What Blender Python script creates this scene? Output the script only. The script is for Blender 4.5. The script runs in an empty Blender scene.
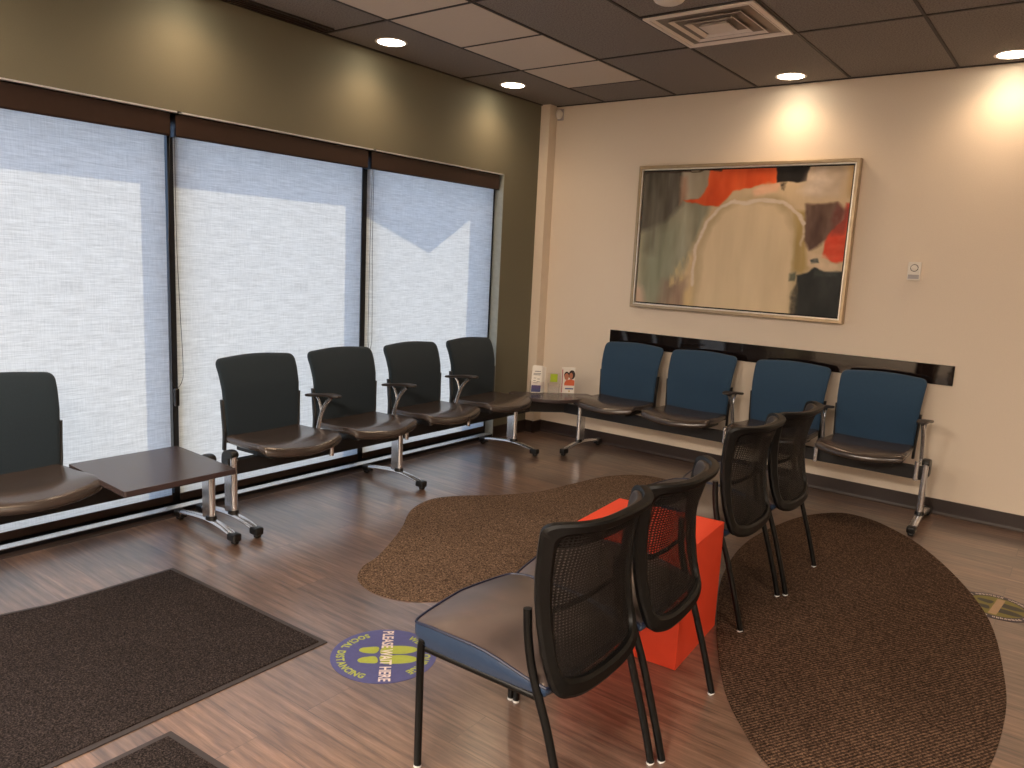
import bpy, bmesh, math, random
import numpy as np
from mathutils import Vector, Matrix
random.seed(4)
PI = math.pi
SC = bpy.context.scene
COL = SC.collection
H = 2.725

# ------------------------------------------------------------------ materials
def lin(c):
    c = c / 255.0
    return c / 12.92 if c <= .04045 else ((c + .055) / 1.055) ** 2.4
def rgb(r, g, b): return (lin(r), lin(g), lin(b), 1)

class NT:
    def __init__(s, name):
        s.m = bpy.data.materials.new(name); s.m.use_nodes = True
        s.t = s.m.node_tree; s.n = s.t.nodes; s.l = s.t.links
        s.b = s.n['Principled BSDF']; s.out = s.n['Material Output']
    def new(s, typ, **kw):
        n = s.n.new(typ)
        for k, v in kw.items(): setattr(n, k, v)
        return n
    def link(s, a, b): s.l.new(a, b)
    def coord(s, scale=(1, 1, 1), kind='Object', rot=(0, 0, 0)):
        c = s.new('ShaderNodeTexCoord'); m = s.new('ShaderNodeMapping')
        m.inputs['Scale'].default_value = scale; m.inputs['Rotation'].default_value = rot
        s.link(c.outputs[kind], m.inputs['Vector']); return m.outputs[0]
    def noise(s, vec, scale, detail=3, rough=.5):
        n = s.new('ShaderNodeTexNoise'); n.inputs['Scale'].default_value = scale
        n.inputs['Detail'].default_value = detail; n.inputs['Roughness'].default_value = rough
        s.link(vec, n.inputs['Vector']); return n.outputs['Fac']
    def ramp(s, fac, stops):
        r = s.new('ShaderNodeValToRGB'); e = r.color_ramp.elements
        while len(e) < len(stops): e.new(.5)
        for i, (p, c) in enumerate(stops): e[i].position = p; e[i].color = c
        s.link(fac, r.inputs['Fac']); return r.outputs['Color']
    def mix(s, fac, a, b, mode='MIX'):
        m = s.new('ShaderNodeMix', data_type='RGBA', blend_type=mode)
        for sock, v in ((m.inputs[0], fac), (m.inputs[6], a), (m.inputs[7], b)):
            if hasattr(v, 'links') or hasattr(v, 'is_linked'): s.link(v, sock)
            else: sock.default_value = v
        return m.outputs[2]
    def math(s, op, a, b=None):
        m = s.new('ShaderNodeMath', operation=op)
        for sock, v in ((m.inputs[0], a), (m.inputs[1], b)):
            if v is None: continue
            if hasattr(v, 'is_linked'): s.link(v, sock)
            else: sock.default_value = v
        return m.outputs[0]
    def bump(s, h, strength=.3, dist=.002):
        b = s.new('ShaderNodeBump'); b.inputs['Strength'].default_value = strength
        b.inputs['Distance'].default_value = dist
        s.link(h, b.inputs['Height']); s.link(b.outputs[0], s.b.inputs['Normal'])
    def set(s, color=None, rough=.5, metal=0, spec=.5, coat=0):
        if color is not None:
            if hasattr(color, 'is_linked'): s.link(color, s.b.inputs['Base Color'])
            else: s.b.inputs['Base Color'].default_value = color
        if hasattr(rough, 'is_linked'): s.link(rough, s.b.inputs['Roughness'])
        else: s.b.inputs['Roughness'].default_value = rough
        s.b.inputs['Metallic'].default_value = metal
        s.b.inputs['Specular IOR Level'].default_value = spec
        s.b.inputs['Coat Weight'].default_value = coat
        return s.m

def plain(name, c, rough=.5, metal=0, spec=.5, var=.06, scale=30, bump=0, coat=0):
    t = NT(name); v = t.coord()
    f = t.noise(v, scale)
    c2 = tuple(min(1, x * (1 + var)) for x in c[:3]) + (1,); c1 = tuple(x * (1 - var) for x in c[:3]) + (1,)
    col = t.ramp(f, [(.3, c1), (.7, c2)])
    if bump: t.bump(f, bump)
    return t.set(col, rough, metal, spec, coat)

M = {}
M['green_wall'] = plain('green_paint', rgb(114, 111, 94), .75, spec=.25, scale=180, var=.03, bump=.12)
M['beige_wall'] = plain('beige_paint', rgb(222, 208, 190), .75, spec=.25, scale=180, var=.03, bump=.12)
M['vinyl_base'] = plain('brown_vinyl_base', rgb(42, 29, 25), .5)
M['bronze'] = plain('dark_bronze_metal', rgb(46, 33, 28), .38, metal=.35)
M['fascia'] = plain('brown_blind_fascia', rgb(54, 38, 31), .42, metal=.2)
M['alu'] = plain('brushed_aluminium', rgb(218, 220, 224), .5, metal=.45)
M['sill_metal'] = plain('polished_sill_metal', rgb(225, 228, 232), .26, metal=.95)
M['frame_dark'] = plain('black_window_frame', rgb(20, 20, 24), .35, metal=.3)
M['chrome'] = plain('chrome', rgb(222, 222, 225), .26, metal=.92, var=.02)
M['black'] = plain('black_plastic', rgb(15, 14, 14), .38, scale=90, bump=.1)
M['chair_black'] = plain('black_chair_plastic', rgb(6, 6, 6), .44, spec=.28, scale=90, bump=.1)
M['beam'] = plain('black_painted_steel', rgb(26, 25, 27), .45)
M['leg_black'] = plain('black_steel_tube', rgb(6, 6, 6), .42, spec=.3)
M['glide'] = plain('white_nylon_glide', rgb(205, 205, 205), .4)
M['arm_pad'] = plain('dark_brown_arm_pad', rgb(44, 37, 34), .42)
M['white'] = plain('white_plastic', rgb(225, 218, 208), .4, var=.02)
M['white_metal'] = plain('white_enamel', rgb(222, 212, 204), .35, var=.02)
M['grey_plastic'] = plain('grey_plastic', rgb(165, 160, 160), .4)
M['reveal'] = plain('daylit_green_reveal', rgb(150, 156, 150), .6)  # wall green with window daylight put into its colour
M['duct'] = plain('grey_duct_metal', rgb(120, 110, 104), .4, metal=.5)
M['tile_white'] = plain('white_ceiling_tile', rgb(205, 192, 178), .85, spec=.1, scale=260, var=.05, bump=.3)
M['grid'] = plain('brown_tee_bar', rgb(40, 32, 28), .6)
M['orange'] = plain('orange_laminate', rgb(226, 72, 44), .5, spec=.3, var=.03, scale=8)
M['table'] = plain('dark_walnut_laminate', rgb(62, 52, 52), .24, spec=.5, var=.05, scale=14)
M['navy_side'] = plain('navy_leather', rgb(44, 60, 84), .36, bump=.12, scale=60)
M['piping'] = plain('navy_piping', rgb(22, 28, 52), .45)
M['rail'] = plain('black_gloss_panel', rgb(24, 17, 15), .05, spec=.7, var=.02)
M['mat_rubber'] = plain('mat_rubber_border', rgb(52, 46, 46), .6)
M['frame_gold'] = plain('champagne_frame', rgb(176, 156, 128), .35, metal=.7)
M['frame_silver'] = plain('silver_frame_edge', rgb(225, 218, 205), .32, metal=.5)
M['black_gap'] = plain('black_frame_gap', rgb(14, 12, 12), .7)
M['pavement'] = plain('outside_concrete', rgb(170, 168, 165), .85, scale=4, var=.1)
M['paper'] = plain('brochure_paper', rgb(236, 230, 220), .5, var=.02)
M['paper_blue'] = plain('brochure_blue_block', rgb(62, 68, 125), .5)
M['ink'] = plain('grey_ink', rgb(120, 116, 116), .6)
M['ink_red'] = plain('red_ink', rgb(160, 38, 58), .6)
M['ink_orange'] = plain('orange_print', rgb(214, 104, 66), .6)
M['skin'] = plain('printed_skin_tone', rgb(186, 120, 92), .6)
M['hair'] = plain('printed_dark_hair', rgb(38, 28, 28), .6)
M['lime'] = plain('lime_card', rgb(168, 190, 40), .45)
M['ochre'] = plain('ochre_print', rgb(190, 160, 70), .6)
M['decal_blue'] = plain('violet_blue_vinyl', rgb(72, 73, 122), .45, scale=60)
M['decal_lime'] = plain('lime_vinyl', rgb(152, 162, 60), .45, scale=60)
M['decal_white'] = plain('white_vinyl', rgb(210, 196, 190), .45, scale=60)
M['decal_navy'] = plain('dark_navy_vinyl', rgb(52, 42, 56), .45)
M['decal_olive'] = plain('olive_vinyl', rgb(118, 110, 48), .5)
M['decal_dark'] = plain('charcoal_vinyl', rgb(46, 44, 40), .45)
M['decal_tan'] = plain('tan_vinyl', rgb(170, 140, 108), .5)

def m_leather():
    t = NT('brown_leather'); v = t.coord()
    f = t.noise(v, 7, 4); g = t.noise(v, 220, 2)
    c = t.ramp(f, [(.3, rgb(55, 47, 43)), (.7, rgb(69, 59, 54))])
    t.bump(g, .08, .001)
    return t.set(c, .24, spec=.9)
M['leather'] = m_leather()
def m_seat2():  # blue leather, warm reflections on the seat top put into its brown colour
    t = NT('warm_reflection_leather'); v = t.coord()
    f = t.noise(v, 5, 5); g = t.noise(v, 200, 2)
    c = t.ramp(f, [(.3, rgb(66, 57, 55)), (.6, rgb(86, 73, 68)), (.75, rgb(104, 82, 72))])
    t.bump(g, .1, .001)
    return t.set(c, .33, spec=.8)
M['seat2'] = m_seat2()
def m_fabric(name, a, b, rough=.85):
    t = NT(name); v = t.coord()
    f = t.noise(v, 420, 2); c = t.ramp(f, [(.3, a), (.7, b)])
    t.bump(f, .35, .001)
    t.b.inputs['Sheen Weight'].default_value = .15
    return t.set(c, rough, spec=.2)
M['blue_fabric'] = m_fabric('blue_fabric', rgb(36, 58, 80), rgb(48, 74, 98))
M['blue_fabric_shaded'] = m_fabric('backlit_blue_fabric', rgb(28, 38, 46), rgb(38, 50, 58))  # same blue cloth, darkened in colour as if backlit by the windows

def m_floor():
    t = NT('vinyl_plank_floor')
    v = t.coord((1, 1, 1))
    br = t.new('ShaderNodeTexBrick'); br.offset = .37; br.offset_frequency = 2; br.squash = 1
    t.link(v, br.inputs['Vector'])
    br.inputs['Scale'].default_value = 1.0
    br.inputs['Brick Width'].default_value = 1.22; br.inputs['Row Height'].default_value = .18
    br.inputs['Mortar Size'].default_value = .0016; br.inputs['Mortar Smooth'].default_value = .3
    br.inputs['Bias'].default_value = 0
    br.inputs['Color1'].default_value = (0, 0, 0, 1); br.inputs['Color2'].default_value = (1, 1, 1, 1)
    br.inputs['Mortar'].default_value = (.5, .5, .5, 1)
    v2 = t.coord((1.3, 20, 1))
    # shift the grain from plank to plank
    add = t.new('ShaderNodeVectorMath', operation='MULTIPLY_ADD')
    t.link(br.outputs['Color'], add.inputs[0]); add.inputs[1].default_value = (7, 13, 5); t.link(v2, add.inputs[2])
    g1 = t.noise(add.outputs[0], 2.6, 8, .62)
    g2 = t.noise(add.outputs[0], 7, 8, .75)
    v3 = t.coord((2.2, 4, 1)); g3 = t.noise(v3, 1.6, 4, .6)
    base = t.ramp(g1, [(.25, rgb(66, 49, 41)), (.42, rgb(102, 79, 66)), (.58, rgb(128, 102, 86)), (.78, rgb(154, 127, 110))])
    fine = t.ramp(g2, [(.3, (.5, .49, .49, 1)), (.5, (.9, .9, .9, 1)), (.72, (1.2, 1.19, 1.18, 1))])
    c = t.mix(.75, base, fine, 'MULTIPLY')
    tone = t.ramp(br.outputs['Color'], [(0, (.72, .72, .75, 1)), (.5, (.98, .97, .96, 1)), (1, (1.16, 1.11, 1.05, 1))])
    c = t.mix(.9, c, tone, 'MULTIPLY')
    blot = t.ramp(g3, [(.35, (.84, .84, .85, 1)), (.6, (1, 1, 1, 1))])
    c = t.mix(.7, c, blot, 'MULTIPLY')
    c = t.mix(t.math('MULTIPLY', br.outputs['Fac'], .55), c, rgb(48, 36, 32))
    r = t.math('MULTIPLY_ADD', g2, .22)
    r.node.inputs[2].default_value = .27
    hgt = t.math('SUBTRACT', g2, br.outputs['Fac'])
    t.bump(hgt, .14, .0015)
    t.b.inputs['Coat Roughness'].default_value = .22; t.b.inputs['Coat IOR'].default_value = 1.6
    return t.set(c, r, spec=.9, coat=1)
M['floor'] = m_floor()

def m_pile(name, a, b, c, sc=260):
    t = NT(name); v = t.coord()
    f = t.noise(v, sc, 3, .7); l = t.noise(v, 3, 3)
    col = t.ramp(f, [(.35, a), (.5, b), (.66, c)])
    col = t.mix(.35, col, t.ramp(l, [(.3, (.7, .7, .7, 1)), (.7, (1.15, 1.15, 1.15, 1))]), 'MULTIPLY')
    t.bump(f, .9, .006)
    return t.set(col, .95, spec=.1)
M['mat'] = m_pile('charcoal_mat_pile', rgb(18, 15, 15), rgb(41, 35, 34), rgb(76, 67, 65), 190)
def m_tweed(name, a, b, c):
    t = NT(name); v = t.coord((1, 1, 1), rot=(0, 0, .5))
    w = t.new('ShaderNodeTexWave', wave_type='BANDS', bands_direction='X'); w.inputs['Scale'].default_value = 26
    w.inputs['Distortion'].default_value = 1.5; w.inputs['Detail'].default_value = 2; w.inputs['Detail Scale'].default_value = 6
    t.link(v, w.inputs['Vector'])
    f = t.noise(v, 130, 3, .75); l = t.noise(v, 2.2, 3)
    k = t.math('ADD', t.math('MULTIPLY', f, .85), t.math('MULTIPLY', w.outputs['Fac'], .15))
    col = t.ramp(k, [(.34, a), (.5, b), (.66, c)])
    col = t.mix(.5, col, t.ramp(l, [(.3, (.75, .72, .7, 1)), (.7, (1.12, 1.1, 1.08, 1))]), 'MULTIPLY')
    t.bump(k, .8, .005)
    return t.set(col, .95, spec=.1)
M['rug'] = m_tweed('brown_tweed_rug', rgb(36, 28, 22), rgb(88, 70, 56), rgb(150, 126, 106))
M['rug2'] = m_tweed('dark_brown_tweed_rug', rgb(24, 18, 14), rgb(66, 50, 40), rgb(122, 98, 80))

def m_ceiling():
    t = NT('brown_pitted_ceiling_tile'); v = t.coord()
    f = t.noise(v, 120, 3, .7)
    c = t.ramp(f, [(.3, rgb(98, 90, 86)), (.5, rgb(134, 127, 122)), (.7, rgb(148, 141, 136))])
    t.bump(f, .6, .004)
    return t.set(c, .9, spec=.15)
M['ceiling'] = m_ceiling()

def m_shade():
    t = NT('woven_shade_fabric'); t.n.remove(t.b)
    v1 = t.coord((1, 9, 190)); v2 = t.coord((1, 210, 10))
    n1 = t.noise(v1, 1.0, 5, .7); n2 = t.noise(v2, 1.0, 4, .7)
    v3 = t.coord((1, 2.5, 45)); n3 = t.noise(v3, 1.6, 4, .6)
    k = t.math('ADD', t.math('MULTIPLY', n1, .58), t.math('MULTIPLY', n2, .32))
    k = t.math('ADD', k, t.math('MULTIPLY', n3, .22))
    col = t.ramp(k, [(.42, (.46, .46, .46, 1)), (.56, (.66, .66, .65, 1)), (.70, (.84, .84, .83, 1))])
    tr = t.new('ShaderNodeBsdfTranslucent'); t.link(col, tr.inputs['Color'])
    df = t.new('ShaderNodeBsdfDiffuse'); df.inputs['Color'].default_value = (.45, .45, .45, 1)
    mx = t.new('ShaderNodeMixShader'); mx.inputs[0].default_value = .3
    t.link(tr.outputs[0], mx.inputs[1]); t.link(df.outputs[0], mx.inputs[2])
    t.link(mx.outputs[0], t.out.inputs['Surface'])
    return t.m
M['shade'] = m_shade()

def m_glass(name='window_glass', tint=(.95, .97, .96, 1), glossy=.06):
    t = NT(name); t.n.remove(t.b)
    a = t.new('ShaderNodeBsdfTransparent'); a.inputs[0].default_value = tint
    g = t.new('ShaderNodeBsdfGlossy'); g.inputs['Roughness'].default_value = .02
    lw = t.new('ShaderNodeLayerWeight'); lw.inputs[0].default_value = .2
    mx = t.new('ShaderNodeMixShader')
    f = t.math('MULTIPLY_ADD', lw.outputs['Fresnel'], .6); f.node.inputs[2].default_value = glossy * .3
    t.link(f, mx.inputs[0]); t.link(a.outputs[0], mx.inputs[1]); t.link(g.outputs[0], mx.inputs[2])
    t.link(mx.outputs[0], t.out.inputs['Surface']); return t.m
M['glass'] = m_glass()
M['acrylic'] = m_glass('clear_acrylic', (.97, .97, .97, 1), .1)

def m_mesh():
    t = NT('black_woven_mesh')
    v = t.coord((1, 1, 1))
    facs = []
    for d in ('Y', 'Z'):
        w = t.new('ShaderNodeTexWave', wave_type='BANDS', bands_direction=d)
        w.inputs['Scale'].default_value = 38 if d == 'Z' else 30
        w.inputs['Distortion'].default_value = .25
        t.link(v, w.inputs['Vector']); facs.append(w.outputs['Fac'])
    k = t.math('MULTIPLY', facs[0], facs[1])
    a = t.math('MULTIPLY_ADD', k, -.72); a.node.inputs[2].default_value = .86
    t.link(a, t.b.inputs['Alpha'])
    return t.set(rgb(22, 19, 18), .6, spec=.3)
M['mesh'] = m_mesh()

def m_emit(name, col, s):
    t = NT(name); t.n.remove(t.b)
    e = t.new('ShaderNodeEmission'); e.inputs[0].default_value = col; e.inputs[1].default_value = s
    t.link(e.outputs[0], t.out.inputs['Surface']); return t.m
M['panel'] = m_emit('fill_panel_glow', (1, .84, .68, 1), 5)  # glow of the added fill panels
M['lens'] = m_emit('lit_downlight_lens', (1, .86, .66, 1), 14)

# ------------------------------------------------------------------ mesh helpers
def obj(name, bm, mat, parent=None, smooth=40, bevel=0, loc=None, rotz=None):
    bmesh.ops.recalc_face_normals(bm, faces=bm.faces) if smooth is not None else None
    me = bpy.data.meshes.new(name); bm.to_mesh(me); bm.free()
    mats = mat if isinstance(mat, (list, tuple)) else [mat]
    for m in mats: me.materials.append(m)
    if smooth:
        for p in me.polygons: p.use_smooth = True
        me.set_sharp_from_angle(angle=math.radians(smooth))
    o = bpy.data.objects.new(name, me); COL.objects.link(o)
    if parent: o.parent = parent
    if loc: o.location = loc
    if rotz is not None: o.rotation_euler = (0, 0, rotz)
    if bevel:
        b = o.modifiers.new('bevel', 'BEVEL'); b.width = bevel; b.segments = 3; b.limit_method = 'ANGLE'
        b.angle_limit = math.radians(40)
    return o
def tag(o, label=None, cat=None, group=None, kind=None):
    if label: o['label'] = label
    if cat: o['category'] = cat
    if group: o['group'] = group
    if kind: o['kind'] = kind
    return o
def thing(name, label, cat, loc=(0, 0, 0), rotz=0, group=None):
    o = bpy.data.objects.new(name, None); COL.objects.link(o); o.empty_display_size = .1
    o.location = loc; o.rotation_euler = (0, 0, rotz)
    return tag(o, label, cat, group)
def copy_tree(o, parent=None):
    c = o.copy(); COL.objects.link(c)
    if parent: c.parent = parent; c.matrix_parent_inverse = o.matrix_parent_inverse.copy()
    for ch in list(o.children): copy_tree(ch, c)
    return c
def box(bm, x0, x1, y0, y1, z0, z1):
    v = [bm.verts.new((x, y, z)) for x in (x0, x1) for y in (y0, y1) for z in (z0, z1)]
    for f in ((0, 1, 3, 2), (4, 6, 7, 5), (0, 4, 5, 1), (2, 3, 7, 6), (0, 2, 6, 4), (1, 5, 7, 3)):
        bm.faces.new([v[i] for i in f])
    return bm
def bx(*a): return box(bmesh.new(), *a)
def tube(bm, pts, r, seg=12, closed=False, flat=None, up=(0, 0, 1)):
    """tube along pts; r number or list; flat = second radius along the 'up' side (elliptic)"""
    pts = [Vector(p) for p in pts]; n = len(pts)
    rs = r if isinstance(r, (list, tuple)) else [r] * n
    fl = flat if isinstance(flat, (list, tuple)) else [flat] * n
    rings = []; up = Vector(up)
    for i, p in enumerate(pts):
        a = pts[(i - 1) % n] if (closed or i > 0) else p
        b = pts[(i + 1) % n] if (closed or i < n - 1) else p
        t = (b - a).normalized()
        u = up - t * up.dot(t)
        if u.length < .05: u = Vector((1, 0, 0)) - t * t.x
        u.normalize(); w = t.cross(u)
        ra = rs[i]; rb = fl[i] if fl[i] is not None else ra
        rings.append([bm.verts.new(p + w * math.cos(2 * PI * k / seg) * ra + u * math.sin(2 * PI * k / seg) * rb) for k in range(seg)])
    m = n if closed else n - 1
    for i in range(m):
        A, B = rings[i], rings[(i + 1) % n]
        for k in range(seg): bm.faces.new((A[k], A[(k + 1) % seg], B[(k + 1) % seg], B[k]))
    if not closed: bm.faces.new(rings[0][::-1]); bm.faces.new(rings[-1])
    return bm
def smooth_pts(pts, n=6, closed=False):
    """Catmull-Rom"""
    P = [Vector(p) for p in pts]; out = []; N = len(P)
    rng = range(N if closed else N - 1)
    for i in rng:
        p0 = P[(i - 1) % N] if (closed or i > 0) else P[0] * 2 - P[1]
        p1 = P[i]; p2 = P[(i + 1) % N]
        p3 = P[(i + 2) % N] if (closed or i < N - 2) else P[-1] * 2 - P[-2]
        for k in range(n):
            t = k / n
            out.append(.5 * ((2 * p1) + (p2 - p0) * t + (2 * p0 - 5 * p1 + 4 * p2 - p3) * t * t + (3 * p1 - p0 - 3 * p2 + p3) * t ** 3))
    if not closed: out.append(P[-1])
    return out
def prism(bm, outline, z0, z1):
    a = [bm.verts.new((x, y, z0)) for x, y in outline]; b = [bm.verts.new((x, y, z1)) for x, y in outline]
    n = len(outline)
    bm.faces.new(a[::-1]); bm.faces.new(b)
    for i in range(n): bm.faces.new((a[i], a[(i + 1) % n], b[(i + 1) % n], b[i]))
    return bm
def rounded(pts, r, n=6):
    """round the corners of a 2-D polygon; r number or list"""
    out = []; N = len(pts)
    for i in range(N):
        rr = r[i] if isinstance(r, (list, tuple)) else r
        p = Vector(pts[i]); a = Vector(pts[i - 1]); b = Vector(pts[(i + 1) % N])
        if rr <= 0: out.append(p); continue
        da = (a - p); db = (b - p); k = min(rr, da.length * .49, db.length * .49)
        A = p + da.normalized() * k; B = p + db.normalized() * k
        for j in range(n + 1):
            t = j / n; out.append(A * (1 - t) ** 2 + p * 2 * t * (1 - t) + B * t * t)
    return out
def densify(pts, d=.03):
    out = []; N = len(pts)
    for i in range(N):
        a, b = Vector(pts[i]), Vector(pts[(i + 1) % N]); k = max(1, int((b - a).length / d))
        for j in range(k): out.append(a + (b - a) * j / k)
    return out
def pillow(bm, outline, fn, half, bot=None, levels=((1, 0), (.995, .35), (.98, .7), (.955, .9), (.9, 1), (.75, 1), (.55, 1), (.35, 1), (.15, 1))):
    """closed padded slab: outline in (s,t), fn(s,t,n)->point"""
    c = Vector((sum(p[0] for p in outline) / len(outline), sum(p[1] for p in outline) / len(outline)))
    bot = half if bot is None else bot; N = len(outline)
    def ring(k, h): return [bm.verts.new(fn(c.x + (p[0] - c.x) * k, c.y + (p[1] - c.y) * k, h)) for p in outline]
    top = [ring(k, half * e) for k, e in levels]
    low = [top[0]] + [ring(k, -bot * e) for k, e in levels[1:]]
    for R in (top, low):
        for A, B in zip(R, R[1:]):
            for i in range(N): bm.faces.new((A[i], A[(i + 1) % N], B[(i + 1) % N], B[i]))
    ct = bm.verts.new(fn(c.x, c.y, half)); cb = bm.verts.new(fn(c.x, c.y, -bot))
    for i in range(N):
        bm.faces.new((top[-1][i], top[-1][(i + 1) % N], ct)); bm.faces.new((low[-1][i], low[-1][(i + 1) % N], cb))
    return bm
def lathe(bm, prof, seg=32, c=(0, 0, 0)):
    rings = [[bm.verts.new((c[0] + r * math.cos(2 * PI * k / seg), c[1] + r * math.sin(2 * PI * k / seg), c[2] + z)) for k in range(seg)] for r, z in prof]
    for A, B in zip(rings, rings[1:]):
        for k in range(seg): bm.faces.new((A[k], A[(k + 1) % seg], B[(k + 1) % seg], B[k]))
    bm.faces.new(rings[0][::-1]); bm.faces.new(rings[-1]); return bm
def disc(bm, cx, cy, z, r, seg=48, ry=None):
    bm.faces.new([bm.verts.new((cx + r * math.cos(2 * PI * k / seg), cy + (ry or r) * math.sin(2 * PI * k / seg), z)) for k in range(seg)])
    return bm
def struct(name, bm, mat, parent=None, smooth=0, bevel=0):
    o = obj(name, bm, mat, parent, smooth, bevel)
    if parent is None: o['kind'] = 'structure'
    return o

# ------------------------------------------------------------------ room shell
RX, RY = 7.2, -8.4
WT = 2.125
WY0, WY1 = -5.88, -.55
struct('floor', bx(0, RX, RY, 0, -.1, 0), M['floor'])
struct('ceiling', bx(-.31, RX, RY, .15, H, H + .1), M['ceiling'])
w = bmesh.new()
box(w, -.31, 0, RY, .15, WT, H); box(w, -.31, 0, WY1, .15, -.1, WT); box(w, -.31, 0, RY, WY0, -.1, WT); box(w, -.31, 0, WY0, WY1, -.1, .012)
struct('wall_left', w, M['green_wall'])
struct('wall_back', bx(0, RX, 0, .15, -.1, H), M['beige_wall'])
struct('wall_right', bx(RX, RX + .15, RY, .15, -.1, H), M['beige_wall'])
struct('wall_front', bx(-.31, RX, RY - .15, RY, -.1, H), M['beige_wall'])
struct('wall_corner_chase', bx(0, .088, -.105, 0, 0, H), M['beige_wall'])
# vinyl baseboards
def base_prof(bm, a, b, nrm, h=.1, t=.007):
    a, b, n_ = Vector(a), Vector(b), Vector(nrm)
    prof = [(0, 0), (t + .012, 0), (t + .004, .008), (t, .02), (t, h - .003), (t - .003, h), (0, h)]
    A = [bm.verts.new(a + n_ * d + Vector((0, 0, z))) for d, z in prof]; B = [bm.verts.new(b + n_ * d + Vector((0, 0, z))) for d, z in prof]
    k = len(prof)
    for i in range(k): bm.faces.new((A[i], A[(i + 1) % k], B[(i + 1) % k], B[i]))
    bm.faces.new(A[::-1]); bm.faces.new(B)
b = bmesh.new(); base_prof(b, (.088, 0, 0), (RX, 0, 0), (0, -1, 0)); struct('baseboard_back', b, M['vinyl_base'])
b = bmesh.new(); base_prof(b, (0, -.105, 0), (.088, -.105, 0), (0, -1, 0)); base_prof(b, (.088, -.125, 0), (.088, 0, 0), (1, 0, 0)); struct('baseboard_chase', b, M['vinyl_base'])
b = bmesh.new(); base_prof(b, (0, WY1, 0), (0, -.105, 0), (1, 0, 0)); base_prof(b, (0, RY, 0), (0, WY0, 0), (1, 0, 0)); base_prof(b, (0, WY0, 0), (0, WY1, 0), (1, 0, 0), h=.017); struct('baseboard_left', b, M['vinyl_base'])

# ceiling grid
xs = [.54 + .6096 * k for k in range(11)]
ya = -1.109
g = bmesh.new(); GW = .008
for x in xs: box(g, x - GW, x + GW, RY, 0, H - .004, H + .001)
yk = ya
while yk > RY:
    box(g, 0, RX, yk - GW, yk + GW, H - .005, H + .001); yk -= 1.2192
yk = ya - .6096
while yk > RY:
    box(g, xs[0], xs[1], yk - GW, yk + GW, H - .005, H + .001); box(g, xs[2], xs[3], yk - GW, yk + GW, H - .005, H + .001); yk -= 1.2192
box(g, xs[0], xs[1], -.532 - .004, -.532 + .004, H - .005, H + .001)
for (x0, x1, y0, y1) in ((0, .014, RY, 0), (0, RX, -.014, 0)): box(g, x0, x1, y0, y1, H - .006, H + .001)
struct('trim_ceiling_grid', g, M['grid'])
# white tiles
names = ['nearest the corner of the room', 'second from the corner', 'third from the corner', 'fourth from the corner']
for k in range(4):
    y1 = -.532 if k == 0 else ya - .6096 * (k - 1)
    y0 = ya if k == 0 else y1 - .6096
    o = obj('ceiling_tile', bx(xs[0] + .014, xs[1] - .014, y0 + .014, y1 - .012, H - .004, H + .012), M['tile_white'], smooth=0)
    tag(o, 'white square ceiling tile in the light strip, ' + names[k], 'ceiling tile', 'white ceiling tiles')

# ------------------------------------------------------------------ windows
mull = [WY1, -1.905, -3.23, -4.555, WY0]
FX0, FX1 = -.185, -.085
for i in range(4):
    y1, y0 = mull[i], mull[i + 1]
    b = bmesh.new()
    a1 = y1 - (.045 if i == 0 else .025); a0 = y0 + (.045 if i == 3 else .025)
    box(b, FX0, FX1, a1, y1, .012, WT); box(b, FX0, FX1, y0, a0, .012, WT)
    box(b, FX0, FX1, a0, a1, .012, .102); box(b, FX0, FX1, a0, a1, WT - .05, WT)
    wo = struct('window_%d' % (i + 1), b, M['frame_dark'], smooth=0)
    gl = obj('glass', bx(-.142, -.136, a0 - .004, a1 + .004, .058, WT - .046), M['glass'], wo, smooth=0)
# interior trims: black sill with a silver top, aluminium head strip
b = bx(-.084, -.002, WY0, WY1, .014, .036); struct('trim_sill', b, M['frame_dark'])
b = bmesh.new()
P_ = [(-.032, .036), (-.004, .036), (-.004, .038), (-.008, .039), (-.032, .050)]
A = [b.verts.new((x, WY0, z)) for x, z in P_]; B = [b.verts.new((x, WY1, z)) for x, z in P_]
for k in range(5): b.faces.new((A[k], A[(k + 1) % 5], B[(k + 1) % 5], B[k]))
b.faces.new(A[::-1]); b.faces.new(B)
struct('trim_sill_cap', b, M['sill_metal'])
struct('trim_jamb_daylight', bx(-.084, -.0015, WY1 - .004, WY1 + .001, .017, WT), M['reveal'])  # added lining, carries the painted daylight on the jamb
b = bmesh.new()
for i in range(4): box(b, -.03, -.001, mull[i + 1] + .012, mull[i] - .012, WT - .008, WT - .0005)
struct('trim_window_head', b, M['alu'])

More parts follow.
